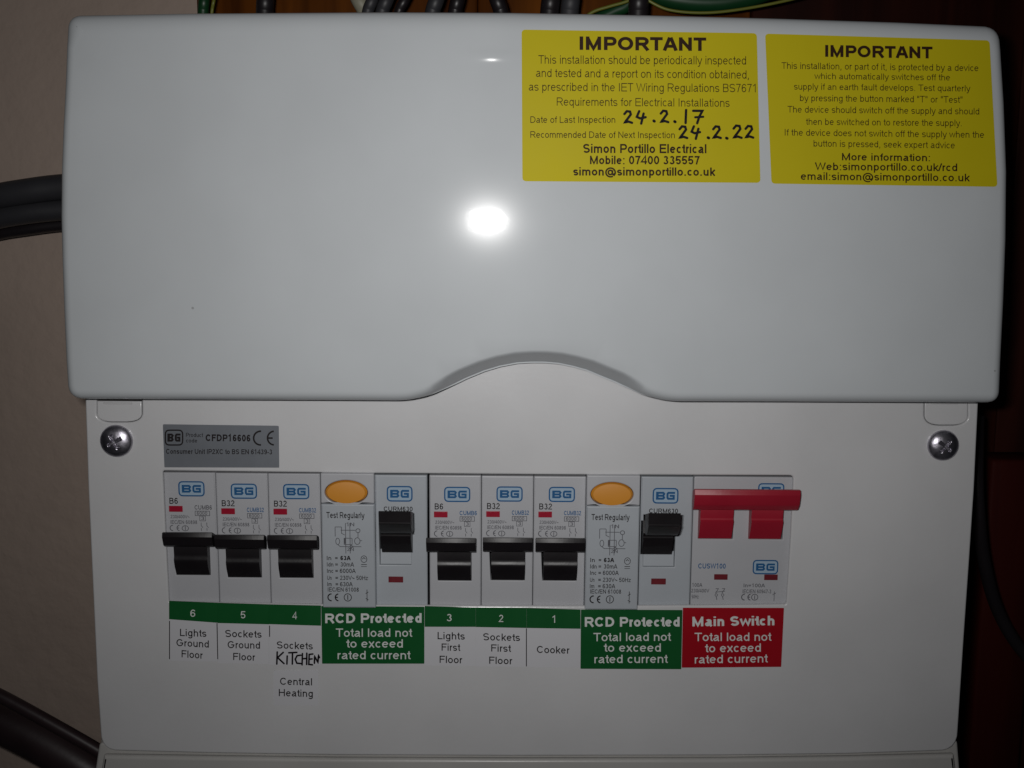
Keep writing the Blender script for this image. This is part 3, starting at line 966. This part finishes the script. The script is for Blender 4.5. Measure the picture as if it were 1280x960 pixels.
# ------------------------------------------------------------------ main switch
SQ = 927
ms = thing('main_switch', 'double main switch with a wide red toggle at the right end of the row', 'main switch', P(926, 755, 0.012))
def hole(x0, x1, y0=618, y1=674):
    return rpoly([(x0, y0, 0), (x1, y0, 0), (x1, y1, 0), (x0, y1, 0)])
slab('body', [rpoly(rect(865.6, ap_top(930) + 1.7, 988.6, 765, 2.5), 3), hole(873.6, 916.2), hole(937.2, 978.4)], YB, 0.008, 0.0004, M['plastic'], ms)
mb = MB()
for xa, xb in ((874.2, 915.4), (937.8, 977.2)):
    st = [(630, YB - .004), (640, YB - .0042), (648, YB - .0038), (650.3, YB - .0041), (652, YB - .0046), (654, YB - .0044), (662, YB - .0034), (673.2, YB - .0016), (674.4, YB + .006), (630, YB + .006)]
    mb.prism(st, lambda i: xa, lambda i: xb, yref=-0.0015)
br = [(614, YB - .0040), (611.4, YB - .0072), (612.6, YB - .0082), (619, YB - .0086), (620.5, YB - .0085), (631, YB - .0078), (632.5, YB - .0075), (637, YB - .0062), (637.6, YB - .0040), (628, YB - .0034)]
mb.prism(br, lambda i: 866.5, lambda i: 998, 0.6, yref=-0.0062)
fix_normals(mb.build('toggle', M['redsw'], ms, True, angle=24))
for xa in (894.5, 957.5):
    slab('contact_indicator', [rpoly(rect(xa, 718, xa + 17, 725, 0.6), 2)], YB - 0.0001, 0.0006, 0.00008, M['dullred'], ms)
bg_logo(ms, 961.5, 613, 31, 17, YB)
bg_logo(ms, 958.5, 708.7, 30.5, 16.5, YB)
Print(YB).text('CUSW100', 874, 908.5, 711, cap=6.4, w=.17).build('code_text', M['blue'], ms)
pr = Print(YB)
pr.text('100A', 867, 880, 734, cap=4.8, w=.16)
pr.text('230/400V', 866, 889, 741, cap=4.6, w=.16)
pr.text('50Hz', 867, 876, 748.5, cap=4.6, w=.16)
pr.text('In=100A', 932, 959, 734, cap=4.6, w=.16)
pr.text('IEC/EN 60947-3', 931, 967, 741.5, cap=4.8, w=.15)
ce_mark(pr, 930, 742.8, 941.5, 750, 1.2)
pr.ring(946.5, 746.4, 4, 3.7, 0.9)
pr.stroke([(946.5, 744), (946.5, 749)], 0.9, 1)
for xx in (897, 905):
    pr.stroke([(xx, 736), (xx + 3.5, 736), (xx + 1, 740), (xx, 742)], 0.8)
    pr.ring(xx + 1, 744, 1.6, 1.5, 0.7)
    pr.stroke([(xx + 1, 746), (xx + 2, 750)], 0.8, 1)
pr.stroke([(897, 740.5), (909, 739)], 0.7, 4)
pr.stroke([(971, 739), (971, 751)], 0.7, 1)
pr.stroke([(969, 743), (973, 741)], 0.7, 2)
pr.build('small_print', M['greyink'], ms)
SQ = None

# ------------------------------------------------------------------ labels under the row
YL = YP - 0.00012
def patch(name, pts, Y, material, parent=None, label=None):
    """a thin sheet stuck flat on the surface, with its own thickness"""
    top = [P(x, y, (lambda a_, b_: Y(a_, b_)) if callable(Y) else Y) for x, y in pts]
    n = len(top)
    back = [Vector((v.x, v.y + 0.0001, v.z)) for v in top]
    f = [tuple(range(n))] + [(i, n + i, n + (i + 1) % n, (i + 1) % n) for i in range(n)]
    o = obj(name, top + back, f, material, parent, False, label)
    return fix_normals(o)
GLB = 'circuit labels under the breakers'
def circuit_label(x0, x1, ty0, ty1, gy0, gy1, by0, by1, digit, dx, dyy, lines, label, side=None, extra=None):
    root = thing('circuit_label', label, 'label', P((x0 + x1) / 2, by1, YL), GLB)
    patch('white_field', rpoly([(x0, gy0 - 2, 0), (x1, gy1 - 2, 0), (x1, by1, 1), (x0, by0, 1)], 2), YL, M['paper'], root)
    patch('green_band', [(x0, ty0), (x1, ty1), (x1, gy1), (x0, gy0)], YL - 0.00012, M['green'], root)
    dw = 1.9 if digit == '1' else 3.1
    Print(YL - 0.00012).text(digit, dx - dw, dx + dw, dyy, cap=9, w=.13).build('circuit_number', M['white'], root)
    for t, a_, b_, y0, y1 in lines:
        Print(YL).text(t, a_, b_, y0, y1, cap=9.0, w=.145).build('text_line', M['ink'], root)
    if side:
        pr = Print(YL)
        for i, (xa, ya, xb, yb) in enumerate(side):
            pr.stroke([(xa, ya), (xb, yb)], 1.1, i)
        pr.build('border_line', M['ink'], root)
    return root
circuit_label(211.3, 272.1, 751, 753.5, 774, 778.5, 826, 827, '6', 241, 771, [('Lights', 225, 258, 795, 796.2), ('Ground', 220.5, 261, 807.6, 809.6), ('Floor', 227, 254, 821.6, 823.6)],
              'white circuit label reading Lights Ground Floor with green band numbered 6', [(211.9, 776, 211.9, 824), (271.2, 779, 272.2, 824)])
circuit_label(272.2, 336.1, 753.5, 755.5, 778.8, 780.4, 829, 830, '5', 304, 773, [('Sockets', 281.5, 327, 796.3, 797.3), ('Ground', 284.5, 325, 810.2, 811), ('Floor', 291.5, 319.5, 825, 826)],
              'white circuit label reading Sockets Ground Floor with green band numbered 5')
k3 = circuit_label(336.2, 401.2, 755.5, 757, 780.2, 782.2, 831, 831.5, '4', 368.5, 774, [('Sockets', 346, 391, 810.6, 812)],
              'white circuit label reading Sockets with KITCHEN added by hand, numbered 4', [(337, 782, 337, 796)])
hw = Print(YL)
for st in ([(346.5, 815), (346, 830)], [(354, 815.5), (347, 822), (355, 829.5)], [(359, 820), (358.6, 830)], [(361, 816), (371, 815.5)], [(365.6, 816), (365.4, 830)],
           [(376, 819), (371.5, 819.5), (369, 824), (371, 829), (376.5, 829.5)], [(378, 817), (377.6, 831)], [(383.5, 816.5), (383.3, 830.5)], [(378, 823.5), (383.4, 823)],
           [(391, 817.5), (386.5, 818), (386, 830.5), (390.5, 831)], [(386.5, 824), (390, 823.6)], [(393, 829), (393.2, 820), (397.5, 828.5), (398, 819), (399.3, 822)]):
    hw.pen(st, 2.1)
hw.build('handwriting', M['marker'], k3)
circuit_label(530.8, 594.6, 757.6, 759.5, 783.5, 783.6, 832, 832.5, '3', 561.5, 776.5, [('Lights', 547, 581, 799, 799.6), ('First', 552, 576, 813.3, 813.8), ('Floor', 549.5, 578.5, 828.6, 829.3)],
              'white circuit label reading Lights First Floor with green band numbered 3')
circuit_label(594.7, 658.2, 759.5, 760, 783.8, 785, 833, 833.5, '2', 626.5, 777.5, [('Sockets', 604, 650, 800.4, 801.4), ('First', 614, 639.5, 814.4, 815), ('Floor', 611.5, 641, 829.7, 830.5)],
              'white circuit label reading Sockets First Floor with green band numbered 2', [(658, 785.5, 658, 833)])
circuit_label(658.3, 725.6, 760, 762, 785, 786, 834, 834.5, '1', 692, 778.5, [('Cooker', 671, 712.5, 816.2, 817.2)],
              'white circuit label reading Cooker with green band numbered 1')
ch = thing('circuit_label', 'small white label reading Central Heating below the handwritten KITCHEN', 'label', P(370, 880, YL), GLB)
patch('white_field', rpoly(rect(342, 838, 398, 882, 2), 2), YL, M['paper'], ch)
Print(YL).text('Central', 350, 390, 856, 856.8, cap=9.0, w=.145).build('text_line', M['ink'], ch)
Print(YL).text('Heating', 348.5, 391, 870.2, 871.4, cap=9.0, w=.145).build('text_line', M['ink'], ch)

def load_label(pts, material, label, lines, fold):
    root = thing('load_warning_label', label, 'label', P(sum(p[0] for p in pts) / 4, pts[2][1], YL), 'load labels under the row')
    patch('coloured_field', rpoly([(x, y, .8) for x, y in pts], 2), YL - 0.0002, material, root)
    for i, (t, a_, b_, y0, y1) in enumerate(lines):
        Print(YL - 0.0002).text(t, a_, b_, y0, y1, cap=12 if i == 0 else 10.4, w=.215 if i == 0 else .135).build('text_line', M['white'], root)
load_label([(401.6, 757.5), (530.4, 758.5), (530.4, 829.6), (402.6, 829.6)], M['green'], 'green label reading RCD Protected left of the Lights First Floor label',
           [('RCD Protected', 406.5, 527, 779, 778.4), ('Total load not', 419, 516, 796, 796), ('to exceed', 432, 503.5, 809.5, 809.5), ('rated current', 422, 514, 824, 824)], 0)
load_label([(726.2, 762), (853, 762.6), (851.5, 836.5), (725.6, 836)], M['green'], 'green label reading RCD Protected next to the red label',
           [('RCD Protected', 731, 849.5, 783.4, 783.2), ('Total load not', 741, 839.5, 801.6, 801), ('to exceed', 754, 826, 814.6, 814.6), ('rated current', 743, 835.5, 829, 828.6)], 0)
load_label([(853.6, 759.8), (980, 760), (976.5, 833.6), (852.2, 834.6)], M['redlab'], 'red label reading Main Switch at the right end of the labels',
           [('Main Switch', 865.5, 968, 783, 781.6), ('Total load not', 867.5, 965, 801.4, 801), ('to exceed', 880.5, 951, 815.4, 814.6), ('rated current', 868.5, 960.5, 829.4, 828)], 0)

# product label above the row
pl = thing('product_label', 'grey product label with a code number above the leftmost breakers', 'label', P(276, 584, YL))
patch('label_field', rpoly([(203.5, 530.3, 2), (348.5, 532.2, 2), (349, 584.6, 1), (205.5, 584.2, 1)], 3), YL, M['foil'], pl)
bg_logo(pl, 217.5, 547, 21.5, 18.5, YL, dark=M['ink'])
pr = Print(YL)
pr.text('Product', 232.5, 254, 546, 546.4, cap=5, w=.14)
pr.text('code', 232.5, 246.5, 553, 553.2, cap=4.8, w=.14)
pr.build('product_text', M['ink'], pl)
Print(YL).text('CFDP16606', 257, 313, 551.4, 552, cap=8.6, w=.22).build('code_text', M['ink'], pl)
pr = Print(YL)
ce_mark(pr, 317, 539, 343, 556.2, 2.1)
pr.build('approval_mark', M['ink'], pl)
Print(YL).text('Consumer Unit IP2XC to BS EN 61439-3', 207.5, 340, 567.2, 568, cap=6.2, w=.17).build('text_line', M['ink'], pl)

# ------------------------------------------------------------------ yellow warning stickers on the cover
def sticker(pts, label, lines, group='yellow stickers on the cover'):
    Ys = lambda x, z: cover_y(x, z) - 0.00016
    c = [sum(p[0] for p in pts) / 4, sum(p[1] for p in pts) / 4]
    root = thing('warning_sticker', label, 'sticker', P(c[0], max(p[1] for p in pts), Ys), group)
    # sheet following the cover: a fine grid inside the outline
    n = 14
    v, f = [], []
    tl, tr, br_, bl = [Vector(p[:2]) for p in pts]
    loop = rpoly([(p[0], p[1], 6) for p in pts], 5)
    cen = P(c[0], c[1], Ys)
    ringp = []
    for i in range(len(loop)):
        a_, b_ = Vector(loop[i]), Vector(loop[(i + 1) % len(loop)])
        m_ = max(1, int((b_ - a_).length / 12))
        ringp += [a_.lerp(b_, k / m_) for k in range(m_)]
    levels = [1.0, .9, .75, .6, .45, .3, .15]
    cv = Vector(c)
    for L_ in levels:
        for p in ringp:
            q = cv.lerp(p, L_)
            v.append(P(q.x, q.y, Ys))
    v.append(cen)
    m_ = len(ringp)
    for k in range(len(levels) - 1):
        for i in range(m_):
            j = (i + 1) % m_
            f.append((k * m_ + i, k * m_ + j, (k + 1) * m_ + j, (k + 1) * m_ + i))
    k = (len(levels) - 1) * m_
    f += [(k + i, k + (i + 1) % m_, len(v) - 1) for i in range(m_)]
    n0 = len(v)
    v += [Vector((p.x, p.y + 0.00012, p.z)) for p in v[:m_]]
    f += [(i, n0 + i, n0 + (i + 1) % m_, (i + 1) % m_) for i in range(m_)]
    fix_normals(obj('yellow_field', v, f, M['yellow'], root, True))
    for t, a_, b_, y0, y1, cap_, w_ in lines:
        name = 'heading' if t == 'IMPORTANT' else 'text_line'
        Print(Ys).text(t, a_, b_, y0, y1, cap_, w_).build(name, M['brown'], root)
    return root, Ys
s1, Ys1 = sticker([(652, 37), (946, 41.5), (950.5, 228.5), (653, 226.5)], 'yellow inspection sticker with handwritten dates on the cover, the left one', [
    ('IMPORTANT', 724.5, 885, 62.3, 63.8, 16.8, .23),
    ('This installation should be periodically inspected', 672.5, 932.5, 79.6, 80.8, 10.6, .1),
    ('and tested and a report on its condition obtained,', 670, 936, 96.2, 98.4, 10.4, .1),
    ('as prescribed in the IET Wiring Regulations BS7671', 661, 944.5, 113.4, 115.4, 10.4, .1),
    ('Requirements for Electrical Installations', 696, 912, 132, 133.6, 10.2, .1),
    ('Date of Last Inspection', 663, 769, 153.6, 153.6, 8.2, .115),
    ('Recommended Date of Next Inspection', 663, 843.5, 172.2, 172.8, 8.2, .115),
    ('Simon Portillo Electrical', 729, 883, 191.2, 191.6, 11.4, .185),
    ('Mobile: 07400 335557', 737.5, 874.5, 205.2, 205.6, 10.6, .185),
    ('simon@simonportillo.co.uk', 716.5, 894.5, 219.4, 219.8, 10.4, .185)])
hw = Print(Ys1)
two = lambda x, y, s=1: [(x, y + 4 * s), (x + 3 * s, y + .5 * s), (x + 7 * s, y + 1 * s), (x + 8 * s, y + 4.5 * s), (x + 4 * s, y + 10 * s), (x + .5 * s, y + 14.5 * s), (x + 5 * s, y + 13.5 * s), (x + 9.5 * s, y + 15 * s)]
four = lambda x, y, s=1: [(x + 3 * s, y), (x, y + 7 * s), (x + 4 * s, y + 9 * s), (x + 11 * s, y + 7.5 * s)]
hw.pen(two(780.5, 138.5), 3.1).pen(four(796, 139), 3.1).pen([(804.5, 142), (801.5, 154.5)], 3.1)
hw.pen([(817.2, 151), (818, 151.6)], 3.6).pen(two(826, 138, .98), 3.1).pen([(843.2, 151.8), (844, 152.4)], 3.6)
hw.pen([(857.6, 137.5), (857, 153.8)], 3.1).pen([(866.5, 138.5), (878, 138.6), (874, 146), (871.5, 154)], 3.1).pen([(869, 146.6), (879, 146)], 2.8)
hw.pen(two(849.5, 157.5, 1), 3.1).pen(four(864.5, 158, .95), 3.1).pen([(873, 161), (869.8, 173.5)], 3.1).pen([(885, 172), (886, 172.5)], 3.6)
hw.pen(two(891.5, 157.5, 1), 3.1).pen([(908, 172.5), (909, 173)], 3.6).pen(two(917, 156.5, 1.05), 3.1).pen(two(932, 157, 1.0), 3.1)
hw.build('handwriting', M['marker'], s1)
sticker([(956.5, 42), (1237, 50.5), (1246.8, 233.5), (964.5, 229.5)], 'yellow test button sticker on the cover, near its upper right corner', [
    ('IMPORTANT', 1031.5, 1167.5, 71, 73.2, 14.8, .23),
    ('This installation, or part of it, is protected by a device', 976.5, 1223, 86, 89, 8.2, .11),
    ('which automatically switches off the', 1018, 1187.5, 98.8, 100.6, 7.8, .11),
    ('supply if an earth fault develops. Test quarterly', 992.5, 1213, 112, 114.4, 8, .11),
    ('by pressing the button marked "T" or "Test"', 1000, 1203, 126.4, 128.6, 8.2, .11),
    ('The device should switch off the supply and should', 984, 1224, 140.6, 143.2, 8.2, .11),
    ('then be switched on to restore the supply.', 1007, 1202, 156, 157.8, 8.2, .11),
    ('If the device does not switch off the supply when the', 981, 1230, 169.4, 172.4, 8.2, .11),
    ('button is pressed, seek expert advice', 1017, 1193.5, 183.2, 185.6, 8.2, .11),
    ('More information:', 1052.5, 1162.5, 200.4, 201.6, 9.2, .16),
    ('Web:simonportillo.co.uk/rcd', 1018.5, 1196.5, 212.6, 214, 9.6, .155),
    ('email:simon@simonportillo.co.uk', 1001, 1212.5, 224.8, 226.8, 9.6, .155)])

# ------------------------------------------------------------------ cables
def tube(path, r, n=14, flat=1.0):
    """path: world points; a smooth tube through them (Catmull-Rom)"""
    pts = [Vector(p) for p in path]
    out = []
    for i in range(len(pts) - 1):
        p0, p1, p2, p3 = pts[max(0, i - 1)], pts[i], pts[i + 1], pts[min(len(pts) - 1, i + 2)]
        for k in range(8):
            t = k / 8
            out.append(0.5 * ((2 * p1) + (p2 - p0) * t + (2 * p0 - 5 * p1 + 4 * p2 - p3) * t * t + (3 * p1 - p0 - 3 * p2 + p3) * t ** 3))
    out.append(pts[-1])
    v, f = [], []
    ref = Vector((0, 1, 0))
    for i, p in enumerate(out):
        d = (out[min(i + 1, len(out) - 1)] - out[max(i - 1, 0)]).normalized()
        a_ = d.cross(ref).normalized()
        b_ = d.cross(a_).normalized()
        for k in range(n):
            t = 2 * math.pi * k / n
            v.append(p + a_ * (r * math.cos(t)) + b_ * (r * flat * math.sin(t)))
    for i in range(len(out) - 1):
        for k in range(n):
            j = (k + 1) % n
            f.append((i * n + k, i * n + j, (i + 1) * n + j, (i + 1) * n + k))
    f.append(tuple(range(n)))
    f.append(tuple(reversed([(len(out) - 1) * n + k for k in range(n)])))
    return v, f
def cable(px, rpx, depth, material, label, name='cable', group=None, cat='cable', flat=1.0):
    pts = [P(x, y, d) for (x, y), d in zip(px, depth if isinstance(depth, (list, tuple)) else [depth] * len(px))]
    r = (P(640 + rpx, 480, pts and (sum(p.y for p in pts) / len(pts))) - P(640, 480, sum(p.y for p in pts) / len(pts))).length
    v, f = tube(pts, r, flat=flat)
    o = obj(name, v, f, material, None, True, label, 80)
    fix_normals(o)
    o['category'] = cat
    if group:
        o['group'] = group
    return o
GT = 'cables entering the top of the unit'
def top_cable(x0, x1, rpx, Y, material, label, name='cable', cat='cable'):
    """from above the frame down into the top of the box"""
    dx = (x1 - x0) / 15.0
    return cable([(x0 - dx * 60, -75), (x0 - dx * 30, -45), (x0, -4), (x1, 14), (x1 + dx * 8, 42)], rpx, [Y + .03, Y + .012, Y, Y, Y], material, label, name, GT, cat)
gw = top_cable(255.5, 254, 6.5, 0.07, M['greenwire'], 'green earth wire where the cream wall meets the wood', 'earth_wire', 'wire')
top_cable(268, 265, 1.9, 0.066, M['yellowwire'], 'thin yellow wire beside the leftmost green wire', 'earth_wire', 'wire')
top_cable(332, 331, 10.5, 0.07, M['blackcable'], 'black cable above the left half of the cover, standing alone')
top_cable(447, 456, 9.5, 0.082, M['palecable'], 'pale cream cable behind the left bundle of dark cables')
top_cable(467, 460, 7, 0.062, M['cable'], 'grey cable over the pale cream one, leftmost of the left bundle')
top_cable(485, 478, 8, 0.062, M['cable'], 'grey cable in the middle of the left bundle')
top_cable(508, 499, 6, 0.068, M['blackcable'], 'shiny black cable at the right of the left bundle')
top_cable(547, 541, 9, 0.062, M['cable'], 'grey cable, left of the pair above the small glint on the cover')
top_cable(573, 569, 8.5, 0.066, M['blackcable'], 'black cable, right of the pair above the small glint on the cover')
top_cable(620, 626, 9, 0.066, M['blackcable'], 'single black cable just left of the yellow stickers')
top_cable(689, 687, 11, 0.062, M['blackcable'], 'thick black cable above the left end of the yellow inspection sticker')
top_cable(714, 712, 11, 0.064, M['cable'], 'thick grey cable above the heading of the yellow inspection sticker')
cable([(800, -10), (785, 1), (762, 8), (741, 15), (720, 30)], 2.0, 0.062, M['yellowwire'], 'thin yellow green wire slanting down behind the thick grey cable', 'earth_wire', GT, 'wire')
cable([(800, -18), (784, 6), (768, 14), (745, 26), (730, 40)], 8, 0.07, M['greenwire'], 'short green wire under the slanting yellow one', 'earth_wire', GT, 'wire')
top_cable(799, 798, 12, 0.06, M['blackcable'], 'thick black cable above the right end of the inspection sticker')
cable([(800, -22), (830, -4), (880, 3), (930, -2), (985, -22)], 12, 0.066, M['greenwire'], 'thick dark green earth cable sagging above the gap between the stickers', 'earth_wire', GT, 'wire')
cable([(806, -2), (835, 12), (880, 16), (930, 11), (990, -1), (1040, -16)], 1.8, 0.058, M['yellowwire'], 'thin yellow wire sagging under the thick green earth cable', 'earth_wire', GT, 'wire')

GLF = 'cables at the left side of the unit'
cable([(-60, 262), (-10, 247), (35, 239), (75, 234), (120, 232)], 15.5, [.075, .072, .07, .07, .07], M['cable'], 'dark grey cable entering the left side, the upper one', 'cable', GLF)
cable([(-60, 290), (-10, 274), (35, 266), (75, 262), (120, 260)], 13.5, [.078, .075, .073, .073, .073], M['cable'], 'dark grey cable entering the left side, the lower one', 'cable', GLF)
cable([(-60, 312), (-10, 294), (35, 286), (75, 281), (120, 279)], 8, [.09, .087, .085, .085, .085], M['blackcable'], 'thin black cable added in place of the shadow under the two grey ones', 'cable', GLF)  # dark tube added to stand in for the shadow below the grey cables
cable([(-70, 868), (-5, 897), (60, 930), (118, 966), (180, 1010)], 29, [.068, .065, .062, .06, .06], M['browncable'], 'thick dark cable crossing the lower left corner', 'cable', GLF)
cable([(-70, 838), (-5, 867), (60, 902), (126, 940), (180, 975)], 8.5, [.05, .048, .046, .045, .045], M['browncable'], 'thin dark cable running along the top of the thick one', 'cable', GLF)
cable([(1222, 520), (1221, 590), (1223, 640), (1229, 695), (1243, 752), (1266, 798), (1300, 838), (1340, 870)], 8, [.05, .045, .045, .05, .055, .058, .06, .06], M['blackcable'], 'black cable curving down along the right side of the unit', 'cable')
